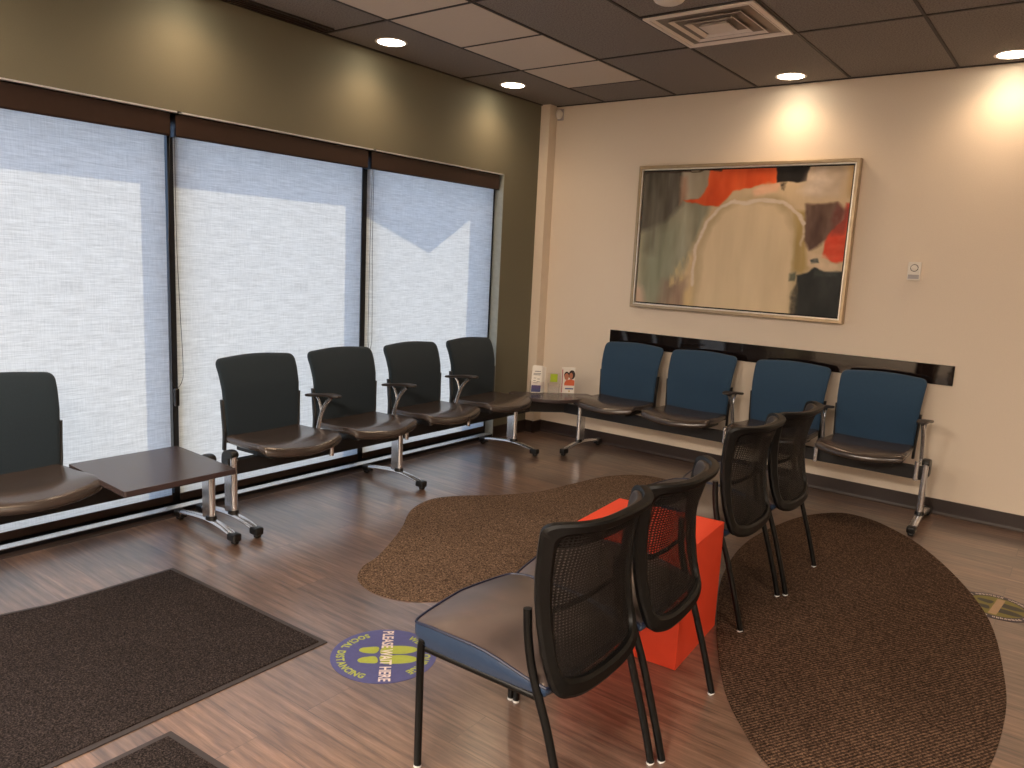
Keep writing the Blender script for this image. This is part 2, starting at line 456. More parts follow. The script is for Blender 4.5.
shade_lab = ['sheer woven roller shade on the window pane nearest the corner', 'sheer woven roller shade on the middle window pane', 'sheer woven roller shade at the left edge, behind the side table', 'sheer woven roller shade out at the far left']
def chain(bm, pts, r=.0016): tube(bm, pts, r, 5)
for i in range(3):
    y1, y0 = mull[i] - .044, mull[i + 1] - .014
    if i == 0: y1 = mull[0] - .042
    t = thing('roller_shade', shade_lab[i], 'blind', (0, (y0 + y1) / 2, 0), 0, 'roller shades on the windows')
    hw = (y1 - y0) / 2
    b = bmesh.new()      # curved fascia
    prof = [(-.078, 2.112), (-.022, 2.112), (-.016, 2.106), (-.014, 2.05), (-.016, 2.008), (-.022, 2.0), (-.028, 2.0), (-.022, 2.012), (-.02, 2.05), (-.022, 2.102), (-.078, 2.104)]
    A = [b.verts.new((x, -hw, z)) for x, z in prof]; B = [b.verts.new((x, hw, z)) for x, z in prof]; n = len(prof)
    for k in range(n): b.faces.new((A[k], A[(k + 1) % n], B[(k + 1) % n], B[k]))
    b.faces.new(A[::-1]); b.faces.new(B)
    obj('fascia', b, M['fascia'], t, smooth=30)
    for s in (-1, 1):
        obj('end_bracket', bx(-.078, -.016, s * hw - (.004 if s > 0 else 0), s * hw + (.004 if s < 0 else 0), 2.0, 2.113), M['black'], t, smooth=0)
    fw = hw - .008
    b = bmesh.new(); tube(b, [(-.05, -fw, 2.06), (-.05, fw, 2.06)], .022, 20); obj('roller_tube', b, M['alu'], t)
    # fabric, gently uneven
    b = bmesh.new(); ny, nz = 30, 40; vs = []
    for a in range(nz + 1):
        z = 2.05 - (2.05 - .098) * a / nz; row = []
        for c in range(ny + 1):
            y = -fw + 2 * fw * c / ny
            row.append(b.verts.new((-.062 + .0015 * math.sin(y * 5 + i) * (a / nz), y, z)))
        vs.append(row)
    for a in range(nz):
        for c in range(ny): b.faces.new((vs[a][c], vs[a][c + 1], vs[a + 1][c + 1], vs[a + 1][c]))
    obj('shade_fabric', b, M['shade'], t, smooth=80)
    obj('hem_bar', bx(-.068, -.056, -fw, fw, .060, .1), M['bronze'], t, smooth=0, bevel=.002)
    if i != 2:
        b = bmesh.new(); yc = -hw - .012 + (.03 if i == 0 else 0)
        zb = .70 if i == 1 else .82
        L = [(-.03, yc - .012, 2.04), (-.03, yc - .03, 1.5), (-.03, yc - .036, zb + .15), (-.03, yc - .03, zb + .04), (-.03, yc - .005, zb), (-.03, yc + .025, zb + .03), (-.03, yc + .034, zb + .12), (-.03, yc + .02, zb + .5), (-.03, yc + .012, 1.5), (-.03, yc + .012, 2.04)]
        if i == 0: L = [(-.03, yc + .01 + .5 * (p[1] - yc), p[2]) for p in L]
        chain(b, smooth_pts(L, 8)); cc = obj('pull_chain', b, M['black'], t)
        if i == 1:
            b = bx(-.045, -.02, yc - .016, yc + .006, .60, .695); obj('chain_tensioner', b, M['black'], cc, smooth=0, bevel=.004)

# exterior
struct('ground_outside', bx(-14, -.31, -16, 8, -.2, -.12), M['pavement'])
b = bmesh.new()   # unseen pointed plate added to cast the V-shaped shadow on the corner shade
poly = [(-1.23, 2.72), (-1.23, 2.53), (-.61, 2.31), (-.2, 2.56), (.1, 2.72)]
A = [b.verts.new((-.61, y, z)) for y, z in poly]; B = [b.verts.new((-.58, y, z)) for y, z in poly]
for k in range(5): b.faces.new((A[k], A[(k + 1) % 5], B[(k + 1) % 5], B[k]))
b.faces.new(A); b.faces.new(B[::-1])
box(b, -.58, -.31, -1.2, -1.17, 2.66, 2.7); box(b, -.58, -.31, 0, .03, 2.66, 2.7)
struct('trim_shadow_plate', b, M['bronze'])

# ------------------------------------------------------------------ ceiling fixtures
def downlight(x, y, label, power=15, on_wall=None):
    t = thing('ceiling_light', label, 'ceiling light', (x, y, H), 0, 'recessed round downlights')
    b = bmesh.new()
    prof = [(.098, -.0005), (.098, -.004), (.09, -.0055), (.083, -.004), (.083, -.0005)]
    seg = 40; R = [[b.verts.new((r * math.cos(2 * PI * k / seg), r * math.sin(2 * PI * k / seg), z)) for k in range(seg)] for r, z in prof]
    for A, B in zip(R, R[1:]):
        for k in range(seg): b.faces.new((A[k], A[(k + 1) % seg], B[(k + 1) % seg], B[k]))
    obj('trim_ring', b, M['white_metal'], t)
    obj('lens', disc(bmesh.new(), 0, 0, -.003, .083, 40), M['lens'], t, smooth=None)
    ld = bpy.data.lights.new('downlight', 'SPOT'); ld.energy = power; ld.color = (1, .68, .42)
    ld.spot_size = math.radians(146); ld.spot_blend = 1; ld.shadow_soft_size = .08
    lo = bpy.data.objects.new('downlight_lamp', ld); COL.objects.link(lo); lo.parent = t; lo.location = (0, 0, -.012)
    return t
downlight(.235, -2.006, 'lit round downlight over the window wall, the one farther from the corner')
downlight(.222, -.780, 'lit round downlight over the window wall, the one nearest the corner')
downlight(2.053, -.209, 'lit round downlight over the blue chairs, above the right end of the painting')
downlight(3.272, -.186, 'lit round downlight at the right edge, near the back wall')
for x, y in ((.235, -3.225), (.235, -4.45), (.235, -5.67), (4.49, -.19), (5.7, -.19), (3.6, -3.5), (2.2, -4.3), (3.6, -6.2), (5.4, -6.2), (1.6, -6.4)):  # wall rows continued out of view; the mid-room ones are added fill
    downlight(x, y, 'lit round downlight outside the picture, wall rows continued and mid-room fill added', 30 if 1 < x < 4 else 15)

def fill_panel(x, y, sx, sy, power):  # unseen panels added for broad, soft fill light across the room
    t = thing('fill_panel_light', 'unseen rectangular fill light panel added on the ceiling, outside the picture', 'ceiling light', (x, y, H), 0, 'added fill light panels')
    b = bmesh.new(); box(b, -sx / 2, sx / 2, -sy / 2, sy / 2, -.012, -.006); obj('frame', b, M['white_metal'], t, smooth=0)
    obj('diffuser', bx(-sx / 2 + .02, sx / 2 - .02, -sy / 2 + .02, sy / 2 - .02, -.015, -.011), M['panel'], t, smooth=0)
    ld = bpy.data.lights.new('panel', 'AREA'); ld.energy = power; ld.color = (1, .86, .72); ld.shape = 'RECTANGLE'; ld.size = sx - .05; ld.size_y = sy - .05
    lo = bpy.data.objects.new('fill_panel_lamp', ld); COL.objects.link(lo); lo.parent = t; lo.location = (0, 0, -.02)
for a in ((5.4, -5.2, .6, 1.2, 45), (3.3, -6.9, .6, 1.2, 125), (1.5, -6.9, .6, 1.2, 95)): fill_panel(*a)

# square diffuser
t = thing('air_vent', 'white square ceiling diffuser with nested louvres', 'air vent', (xs[2] + .305, ya - .305, H))
def sq_ring(b, prof):
    R = []
    for r, z in prof: R.append([b.verts.new((sx * r, sy * r, z)) for sx, sy in ((1, 1), (-1, 1), (-1, -1), (1, -1))])
    for A, B in zip(R, R[1:]):
        for k in range(4): b.faces.new((A[k], A[(k + 1) % 4], B[(k + 1) % 4], B[k]))
    return R
b = bmesh.new(); R = sq_ring(b, [(.292, -.005), (.292, -.012), (.268, -.014), (.235, .055), (.231, .055), (.262, -.009)]); obj('frame', b, M['white_metal'], t, smooth=0)
for r, z in ((.262, -.011), (.196, -.014), (.134, -.017)):
    b = bmesh.new(); sq_ring(b, [(r, z), (r - .066, z + .046), (r - .070, z + .046), (r - .006, z)][::1] + [(r, z)]); obj('louvre', b, M['white_metal'], t, smooth=0)
b = bmesh.new(); R = sq_ring(b, [(.078, -.02), (.035, .03)]); b.faces.new(R[0]); obj('centre_plate', b, M['white_metal'], t, smooth=0)
b = bmesh.new(); R = sq_ring(b, [(.26, -.0046), (.259, -.0048)]); b.faces.new(R[1]); b.faces.new(R[0]); obj('duct_face', b, M['duct'], t, smooth=0)
# linear diffuser along the window wall
t = thing('linear_vent', 'long narrow ceiling grille along the top of the window wall', 'air vent', (.09, -2.36, H))
b = bmesh.new(); box(b, -.055, .05, -2.2, 0, -.012, -.001)
obj('frame', b, M['grid'], t, smooth=0, bevel=.003)
b = bmesh.new()
for k in range(110): box(b, -.04, .036, -.03 - .0195 * k, -.022 - .0195 * k, -.016, -.011)
tag(obj('slat', b, M['fascia'], t, smooth=0), kind='stuff')
# smoke detector
t = thing('smoke_detector', 'round white ceiling detector at the top edge beside the square diffuser', 'smoke detector', (2.03, -1.925, H))
obj('housing', lathe(bmesh.new(), [(.075, -.001), (.075, -.012), (.066, -.022), (.05, -.03), (.02, -.034)]), M['white'], t)
# corner sensor
t = thing('motion_sensor', 'small white domed sensor high in the corner beside the chase', 'sensor', (.128, -.03, 2.655))
obj('mounting_plate', bx(-.03, .03, .018, .029, -.045, .045), M['grey_plastic'], t, smooth=0, bevel=.008)
def ell(b, c, rx, ry, rz, seg=24, rings=14):
    bmesh.ops.create_uvsphere(b, u_segments=seg, v_segments=rings, radius=1, matrix=Matrix.Translation(c) @ Matrix.Diagonal((rx, ry, rz, 1)))
    return b
obj('dome', ell(bmesh.new(), (0, 0, 0), .028, .03, .038), M['white'], t)

# ------------------------------------------------------------------ floor coverings
def flat_rug(name, pts, mat, label, cat, h=.005, n=5):
    P = [(p.x, p.y) for p in smooth_pts([(x, y, 0) for x, y in pts], n, closed=True)]
    b = prism(bmesh.new(), P, .0005, h)
    o = obj(name, b, mat, smooth=30, bevel=.003); tag(o, label, cat); return o
flat_rug('rug', [(1.25, -3.07), (1.34, -3.18), (1.49, -3.225), (1.66, -3.18), (1.85, -3.0), (2.05, -2.85), (2.2, -2.6), (2.27, -2.2), (2.25, -1.7), (2.15, -1.2), (2.0, -.82), (1.75, -.62), (1.45, -.62), (1.27, -.83), (1.2, -1.15), (1.14, -1.48), (1.0, -1.74), (.85, -1.92), (.77, -2.1), (.83, -2.33), (1.0, -2.57), (1.13, -2.79), (1.215, -2.96)],
         M['rug'], 'wavy edged brown tweed rug on the floor left of the orange cube', 'rug')
flat_rug('rug', [(2.49, -1.55), (2.485, -1.2), (2.56, -.74), (2.71, -.47), (2.86, -.44), (3.0, -.51), (3.22, -.73), (3.46, -1.13), (3.64, -1.58), (3.74, -2.1), (3.77, -2.45), (3.75, -2.85), (3.66, -3.15), (3.5, -3.3), (3.36, -3.31), (3.22, -3.22), (3.12, -3.12), (2.97, -2.92), (2.8, -2.58), (2.65, -2.21), (2.56, -1.93)],
         M['rug2'], 'large oval dark brown tweed rug under the far mesh chairs', 'rug')
def floor_mat(outer, label):
    t = thing('floor_mat', label, 'floor mat', (0, 0, 0), 0, 'charcoal walk off mats')
    c = Vector((sum(p[0] for p in outer) / len(outer), sum(p[1] for p in outer) / len(outer)))
    P = [Vector(p) for p in outer]
    obj('border', prism(bmesh.new(), [(p.x, p.y) for p in P], .0005, .004), M['mat_rubber'], t, smooth=0)
    n = len(P); Q = []
    for i in range(n):   # inset by .022
        a, p, q = P[i - 1], P[i], P[(i + 1) % n]
        d1 = (p - a).normalized(); d2 = (q - p).normalized(); n1 = Vector((-d1.y, d1.x)); n2 = Vector((-d2.y, d2.x))
        m_ = (n1 + n2); m_ = m_ / m_.dot(n1); Q.append(p + m_ * .022)
    obj('pile', prism(bmesh.new(), [(p.x, p.y) for p in Q], .001, .009), M['mat'], t, smooth=0, bevel=.003)
floor_mat([(1.695, -5.6), (1.691, -3.636), (.647, -3.672), (.648, -4.0), (.643, -4.18), (.60, -4.36), (.57, -4.6), (.56, -5.6)], 'large charcoal floor mat with rubber border, left side of the floor')
floor_mat([(2.9, -5.1), (2.9, -4.225), (1.777, -4.301), (1.777, -5.1)], 'charcoal floor mat with only its corner showing at the bottom edge')

# decals
def text_mesh(bm, s, size, place, mat_idx=0, bold=.0):
    cu = bpy.data.curves.new('t', 'FONT'); cu.body = s; cu.size = size; cu.resolution_u = 3; cu.offset = bold * size
    o = bpy.data.objects.new('t', cu); COL.objects.link(o)
    me = bpy.data.meshes.new_from_object(o.evaluated_get(bpy.context.evaluated_depsgraph_get()))
    xs_ = [v.co.x for v in me.vertices] or [0, 0]; w_ = max(xs_) - min(xs_) if len(me.vertices) else size * .3
    x0 = min(xs_) if len(me.vertices) else 0
    vs = [bm.verts.new(place(v.co.x - x0, v.co.y)) for v in me.vertices]
    for p in me.polygons:
        try: f = bm.faces.new([vs[i] for i in p.vertices]); f.material_index = mat_idx
        except ValueError: pass
    bpy.data.objects.remove(o); bpy.data.meshes.remove(me); bpy.data.curves.remove(cu)
    return w_
def glyph_w(s, size):
    b = bmesh.new(); w_ = text_mesh(b, s, size, lambda x, y: (x, y, 0)); b.free(); return w_
def arc_text(bm, s, size, r, top, z, bold=.02, sx=1.0, gap=.16):
    ws = [(glyph_w(ch, size) * sx if ch != ' ' else size * .28) for ch in s]; tot = sum(ws) + gap * size * (len(s) - 1)
    pos = -tot / 2
    for ch, w_ in zip(s, ws):
        c = pos + w_ / 2; pos += w_ + gap * size
        if ch == ' ': continue
        if top:
            a = PI / 2 - c / (r + size * .35); base = r
            def pl(x, y, a=a, w_=w_): 
                lx = x * sx - w_ / 2; rr = base + y
                return (rr * math.cos(a) + lx * math.sin(a), rr * math.sin(a) - lx * math.cos(a), z)
        else:
            a = -PI / 2 + c / (r + size * .35); base = r + size * .72
            def pl(x, y, a=a, w_=w_):
                lx = x * sx - w_ / 2; rr = base - y
                return (rr * math.cos(a) - lx * math.sin(a), rr * math.sin(a) + lx * math.cos(a), z)
        text_mesh(bm, ch, size, pl, bold=bold)
def flat_tile(bm, pts, z):
    bm.faces.new([bm.verts.new((x, y, z)) for x, y in pts])
def footprint(bm, cx, z, s=1.0, flip=1):
    # heel then sole, toes towards +Y
    heel = [(-.019, -.02), (.021, -.026), (.019, -.062), (.01, -.078), (0, -.083), (-.012, -.078), (-.018, -.062)]
    sole = [(-.023, -.002), (.023, -.012), (.028, .03), (.028, .065), (.018, .097), (.004, .11), (-.012, .103), (-.022, .08), (-.026, .04)]
    for poly in (heel, sole):
        P = [(p.x, p.y) for p in smooth_pts([(cx + flip * x * s, y * s, 0) for x, y in poly], 4, closed=True)]
        flat_tile(bm, P, z)
T0 = .0012
t = thing('floor_decal', 'round violet floor sticker with lime footprints beside the nearest mesh chair', 'floor sticker', (1.914, -3.556, 0), math.radians(-46))
b = bmesh.new(); lathe(b, [(.194, .0002), (.194, T0)], 64); obj('disc', b, M['decal_blue'], t, smooth=0)
b = bmesh.new(); footprint(b, -.036, T0 + .0003, 1.12, 1); obj('footprint', b, M['decal_lime'], t, smooth=None)
b = bmesh.new(); footprint(b, .036, T0 + .0003, 1.12, -1); obj('footprint', b, M['decal_lime'], t, smooth=None)
b = bmesh.new(); arc_text(b, 'WE ENCOURAGE', .040, .143, True, T0 + .0003, sx=.84, bold=.04, gap=.14); obj('upper_lettering', b, M['decal_lime'], t, smooth=None)
b = bmesh.new(); arc_text(b, 'SOCIAL DISTANCING', .040, .143, False, T0 + .0003, sx=.84, bold=.04, gap=.14); obj('lower_lettering', b, M['decal_lime'], t, smooth=None)
b = bmesh.new(); S = .058; WW = glyph_w('PLEASE WAIT HERE', S); k = .36 / WW
text_mesh(b, 'PLEASE WAIT HERE', S, lambda x, y: (x * k - .18, y * 1.0 - .022 + .012, T0 + .0007), bold=.022)
obj('centre_lettering', b, M['decal_white'], t, smooth=None)

t = thing('floor_decal', 'round dark and olive floor sticker at the right edge beside the oval rug', 'floor sticker', (3.645, -1.375, 0), math.radians(-95))
b = bmesh.new(); lathe(b, [(.155, .0002), (.155, T0)], 64); obj('disc', b, M['decal_navy'], t, smooth=0)
b = bmesh.new(); disc(b, 0, 0, T0 + .0003, .118, 64); obj('centre_disc', b, M['decal_olive'], t, smooth=None)
for s in (-1, 1):
    b = bmesh.new(); footprint(b, s * .038, T0 + .0006, 1.0, -s); obj('footprint', b, M['decal_dark'], t, smooth=None)
b = bmesh.new(); flat_tile(b, [(-.105, -.012), (.105, -.012), (.105, .02), (-.105, .02)], T0 + .0009); obj('centre_band', b, M['decal_tan'], t, smooth=None)
b = bmesh.new(); random.seed(9)
for k in range(56):
    a = 2 * PI * k / 56
    if k % 9 == 0: continue
    for q in range(2):
        aa = a + (q - .5) * .045; r0, r1 = .126 + random.random() * .006, .144
        c, s_ = math.cos(aa), math.sin(aa); d = .0022
        flat_tile(b, [(r0 * c - d * s_, r0 * s_ + d * c), (r0 * c + d * s_, r0 * s_ - d * c), (r1 * c + d * s_, r1 * s_ - d * c), (r1 * c - d * s_, r1 * s_ + d * c)], T0 + .0004)
obj('ring_marks', b, M['decal_white'], t, smooth=None)

# ------------------------------------------------------------------ wall things
t = thing('wall_guard', 'long black glossy panel on the wall behind the blue chairs', 'wall guard', (.735, 0, .825))
obj('panel', bx(0, 2.447, -.014, -.001, 0, .125), M['rail'], t, smooth=0, bevel=.0015)
t = thing('thermostat', 'small white wall thermostat with round dial right of the painting', 'thermostat', (2.886, 0, 1.517))
obj('housing', bx(-.037, .037, -.026, .0005, -.057, .057), M['white'], t, smooth=0, bevel=.004)
b = bmesh.new()
tube(b, [(.021 * math.cos(2 * PI * k / 28), -.027, .02 + .021 * math.sin(2 * PI * k / 28)) for k in range(28)], .0022, 6, closed=True); obj('dial_ring', b, M['black'], t)
b = bmesh.new(); lathe(b, [(.019, 0), (.019, .006), (.016, .008)], 28)
bmesh.ops.rotate(b, verts=b.verts, matrix=Matrix.Rotation(PI / 2, 3, 'X')); bmesh.ops.translate(b, verts=b.verts, vec=(0, -.026, .02)); obj('dial', b, M['white'], t)
obj('grey_strip', bx(-.031, .031, -.0275, -.025, -.048, -.022), M['grey_plastic'], t, smooth=0)

# painting
PX0, PX1, PZ0, PZ1 = .914, 2.503, 1.150, 2.216
t = thing('painting', 'large framed abstract painting of a cream arch with orange and black', 'painting', ((PX0 + PX1) / 2, 0, (PZ0 + PZ1) / 2))
hw, hh = (PX1 - PX0) / 2, (PZ1 - PZ0) / 2
def rect_frame(b, prof):
    R = [[b.verts.new((sx * (hw - i_), -d, sz * (hh - i_))) for sx, sz in ((1, 1), (-1, 1), (-1, -1), (1, -1))] for i_, d in prof]
    n = len(R)
    for k in range(n):
        A, B = R[k], R[(k + 1) % n]
        for j in range(4): b.faces.new((A[j], A[(j + 1) % 4], B[(j + 1) % 4], B[j]))
b = bmesh.new(); rect_frame(b, [(0, .002), (0, .052), (.004, .056), (.020, .056), (.024, .050), (.024, .002)]); obj('frame', b, M['frame_gold'], t, smooth=0)
b = bmesh.new(); rect_frame(b, [(.024, .004), (.024, .048), (.033, .048), (.033, .004)]); obj('inner_edge', b, M['frame_silver'], t, smooth=0)
obj('backing', bx(-hw + .033, hw - .033, -.02, -.003, -hh + .033, hh - .033), M['black_gap'], t, smooth=0)
cw, ch = hw - .043, hh - .043
NX, NY = 330, 220
rng = np.random.RandomState(5)
def vnoise(x, y, seed):
    r = np.random.RandomState(seed).rand(64, 64)
    xi = np.floor(x).astype(int); yi = np.floor(y).astype(int); fx = x - xi; fy = y - yi
    fx = fx * fx * (3 - 2 * fx); fy = fy * fy * (3 - 2 * fy)
    g = lambda a, b_: r[a % 64, b_ % 64]
    return (g(xi, yi) * (1 - fx) + g(xi + 1, yi) * fx) * (1 - fy) + (g(xi, yi + 1) * (1 - fx) + g(xi + 1, yi + 1) * fx) * fy - .5
def fbm(x, y, s):
    return vnoise(x, y, s) + .5 * vnoise(x * 2.1, y * 2.1, s + 1) + .25 * vnoise(x * 4.3, y * 4.3, s + 2)
U, V = np.meshgrid(np.linspace(0, 1, NX + 1), np.linspace(0, 1, NY + 1)); 
X_ = U * 1.5; Y_ = V
wu = U * .976 + .008 * fbm(U * 22, V * 14, 11); wv = V + .02 * fbm(U * 18, V * 16, 17)
img = np.zeros(U.shape + (3,)); img[:] = (204, 181, 146)
img += (16 * fbm(U * 5, V * 4, 21))[..., None] + (5 * fbm(U * 60, V * 6, 25))[..., None]
def sd(poly):
    d = np.full(U.shape, 9.); inside = np.zeros(U.shape, bool); n = len(poly)
    for i in range(n):
        (x0, y0), (x1, y1) = poly[i], poly[(i + 1) % n]
        ax, ay = (wu - x0) * 1.5, wv - y0; ex, ey = (x1 - x0) * 1.5, y1 - y0
        tt = np.clip((ax * ex + ay * ey) / (ex * ex + ey * ey + 1e-9), 0, 1)
        d = np.minimum(d, np.hypot(ax - tt * ex, ay - tt * ey))
        cond = ((y0 > wv) != (y1 > wv)) & (wu < (x1 - x0) * (wv - y0) / (y1 - y0 + 1e-12) + x0)
        inside ^= cond
    return np.where(inside, -d, d)
def paint(poly, col, soft=.012, al=1., streak=.06, sdir=(34, 5), seed=31, jitter=8):
    global img
    m = np.clip(.5 - sd(poly) / soft, 0, 1) * al
    if streak: m = m * np.clip(1 - streak * (.5 + 1.4 * fbm(U * sdir[0], V * sdir[1], seed)), 0, 1)
    c = np.array(col, float)[None, None] + (jitter * 3.0 * fbm(U * sdir[0] * .8, V * sdir[1] * .9, seed + 5))[..., None]
    img = img * (1 - m[..., None]) + c * m[..., None]
E_ = -.1
paint([(E_, E_), (.36, E_), (.36, .24), (.30, .5), (.24, .78), (.14, 1.1), (E_, 1.1)], (140, 139, 119), .05, 1, .15, (22, 3), 31, 16)
paint([(.02, .45), (.2, .4), (.16, .95), (.05, .97)], (150, 156, 134), .12, .8, .3, (30, 2), 36)
paint([(E_, E_), (.22, E_), (.215, .25), (.14, .36), (.06, .42), (E_, .5)], (84, 78, 68), .05, .95, .25, (36, 3), 41, 14)
paint([(.05, .2), (.13, .2), (.1, .62), (.03, .6)], (104, 98, 84), .1, .7, .4, (40, 2), 43)
paint([(.14, .82), (.27, .78), (.27, 1.1), (.12, 1.1)], (134, 110, 95), .06, .85, .3, (40, 4), 47)
paint([(E_, .78), (.03, .88), (.07, 1.1), (E_, 1.1)], (196, 168, 146), .05, .9, .1)
paint([(.19, .72), (.27, .6), (.3, .68), (.25, .82), (.17, .88)], (200, 178, 132), .03, .8, .9, (70, 16), 53)
paint([(.2, E_), (.35, E_), (.345, .14), (.31, .22), (.235, .22), (.2, .12)], (168, 157, 137), .03, 1, .1, (20, 5), 57)
paint([(.195, .05), (.225, .05), (.235, .2), (.2, .25)], (176, 132, 108), .04, .8, .3)
paint([(.34, E_), (.66, E_), (.675, .09), (.55, .13), (.46, .16), (.40, .26), (.33, .255), (.24, .235), (.22, .22), (.29, .215), (.335, .12)], (222, 86, 36), .014, 1, .06, (20, 5), 61, 10)
paint([(.55, .15), (.62, .1), (.68, .1), (.66, .16), (.56, .2)], (226, 178, 146), .03, .9, .3, (10, 30), 65)
# cream arch and its halo
arch_in = [(.315, 1.1), (.335, .8), (.33, .6), (.37, .42), (.42, .30), (.50, .235), (.58, .225), (.66, .24), (.71, .32), (.755, .45), (.765, .65), (.77, .85), (.765, 1.1)]
paint([(.30, 1.1), (.305, .6), (.35, .38), (.42, .24), (.5, .2), (.66, .19), (.75, .26), (.8, .36), (.8, .7), (.78, 1.1)], (180, 160, 124), .05, .9, .2, (20, 4), 71)
paint(arch_in, (216, 196, 162), .05, 1, .05, (26, 3), 75, 3)
paint([(.26, .9), (.3, .82), (.32, 1.1), (.26, 1.1)], (196, 172, 124), .04, .9, .2)
paint([(.745, .28), (.8, .3), (.81, .5), (.83, .68), (.81, .72), (.765, .7), (.762, .45)], (168, 143, 86), .03, .9, .3, (40, 3), 81)
paint([(.645, E_), (.795, E_), (.79, .09), (.75, .1), (.66, .095)], (30, 25, 22), .01, 1, 0, (20, 5), 85, 5)
paint([(.67, .1), (.705, .1), (.69, .16), (.68, .15)], (60, 50, 38), .012, .9, .7, (60, 40), 87)
paint([(.8, .02), (.9, E_), (.96, .06), (.93, .2), (.82, .22), (.76, .16)], (206, 188, 168), .06, .9, .3, (10, 10), 91, 16)
paint([(.95, E_), (1.1, E_), (1.1, .2), (.97, .2)], (196, 160, 112), .04, .8, .2)
paint([(.795, .25), (.93, .24), (.96, .3), (.94, .42), (.88, .52), (.83, .55), (.805, .5), (.8, .38)], (98, 74, 64), .02, 1, .15, (24, 6), 95, 12)
paint([(.965, .25), (1.1, .22), (1.1, .5), (.96, .42)], (196, 62, 48), .02, .95, .1)
paint([(.9, .46), (.96, .36), (1.1, .4), (1.1, .62), (.95, .64), (.885, .6)], (222, 74, 46), .015, 1, .1, (20, 20), 99)
paint([(.83, .56), (.9, .58), (.93, .64), (1.02, .64), (1.0, .68), (.88, .7), (.83, .66)], (214, 190, 160), .02, .9, .4, (30, 20), 103)
paint([(.84, .62), (.87, .61), (.88, .64), (.85, .65)], (50, 60, 60), .01, .9, .6, (60, 40), 105)
paint([(.79, .73), (.83, .715), (.86, .68), (.9, .7), (1.1, .66), (1.1, 1.1), (.79, 1.1), (.795, .95), (.80, .82)], (38, 41, 40), .014, 1, .04, (20, 5), 107, 6)
paint([(.755, .72), (.785, .71), (.785, .77), (.76, .77)], (70, 78, 66), .015, .9, .4)
paint([(.772, .86), (.80, .78), (.81, 1.1), (.772, 1.1)], (60, 56, 46), .02, .95, .3, (40, 30))
paint([(.93, .25), (.985, .3), (.97, .44), (.92, .46), (.91, .36)], (120, 58, 54), .03, .7, .4, (40, 20), 141)
paint([(.80, .03), (.86, .01), (.9, .1), (.86, .19), (.79, .2)], (218, 202, 186), .04, .7, .6, (30, 30), 145)
paint([(.86, .70), (.97, .69), (.96, .73), (.86, .74)], (70, 76, 72), .02, .7, .5, (50, 30), 149)
# white arch line
def stroke(pts, wd, col, al=1., soft=.006, broken=.0):
    global img
    d = np.full(U.shape, 9.)
    P = smooth_pts([(x, y, 0) for x, y in pts], 8)
    for a, b_ in zip(P, P[1:]):
        ax, ay = (wu - a.x) * 1.5, wv - a.y; ex, ey = (b_.x - a.x) * 1.5, b_.y - a.y
        tt = np.clip((ax * ex + ay * ey) / (ex * ex + ey * ey + 1e-9), 0, 1)
        d = np.minimum(d, np.hypot(ax - tt * ex, ay - tt * ey))
    m = np.clip(.5 - (d - wd) / soft, 0, 1) * al * np.clip(1 - broken * (.5 + fbm(U * 60, V * 60, 131)), 0, 1)
    img = img * (1 - m[..., None]) + np.array(col, float) * m[..., None]
stroke([(.3, .84), (.298, .72), (.30, .58), (.32, .48), (.35, .37), (.40, .28), (.47, .225)], .0105, (218, 205, 190), .95, .01, .25)
stroke([(.455, .235), (.52, .235), (.6, .215), (.68, .235), (.75, .29), (.795, .37)], .012, (220, 206, 192), .95, .01, .2)
stroke([(.79, .36), (.80, .45), (.79, .52)], .008, (210, 196, 180), .8, .01, .4)
stroke([(0, .008), (.3, .006), (.4, .01)], .006, (60, 42, 30), .8)
img = np.clip(img, 0, 255) / 255.; img = np.where(img <= .04045, img / 12.92, ((img + .055) / 1.055) ** 2.4)
me = bpy.data.meshes.new('canvas')
vs = [(-cw + 2 * cw * (i / NX), -.036 - .0006 * 0, ch - 2 * ch * (j / NY)) for j in range(NY + 1) for i in range(NX + 1)]
nv = len(vs)
fs = [(j * (NX + 1) + i, (j + 1) * (NX + 1) + i, (j + 1) * (NX + 1) + i + 1, j * (NX + 1) + i + 1) for j in range(NY) for i in range(NX)]
# side edges give the stretched canvas its depth
vs += [(sx * cw, -.02, sz * ch) for sx, sz in ((-1, 1), (1, 1), (1, -1), (-1, -1))]
c4 = [0, NX, nv - 1, nv - 1 - NX]
for k in range(4): fs.append((c4[k], c4[(k + 1) % 4], nv + (k + 1) % 4, nv + k))
me.from_pydata(vs, [], fs)
at = me.color_attributes.new('paint', 'FLOAT_COLOR', 'POINT')
cols = np.ones((len(vs), 4), np.float32); cols[:nv, :3] = img.reshape(-1, 3); cols[nv:, :3] = .3
at.data.foreach_set('color', cols.ravel())
n_ = NT('painted_canvas'); a_ = n_.new('ShaderNodeVertexColor', layer_name='paint')
n_.bump(n_.noise(n_.coord((1, 1, 1)), 160, 3), .25, .001)
me.materials.append(n_.set(a_.outputs['Color'], .55, spec=.3))
co = bpy.data.objects.new('canvas', me); COL.objects.link(co); co.parent = t

# ------------------------------------------------------------------ beam seating
def ss(a, b_, x):
    t_ = max(0., min(1., (x - a) / (b_ - a))); return t_ * t_ * (3 - 2 * t_)
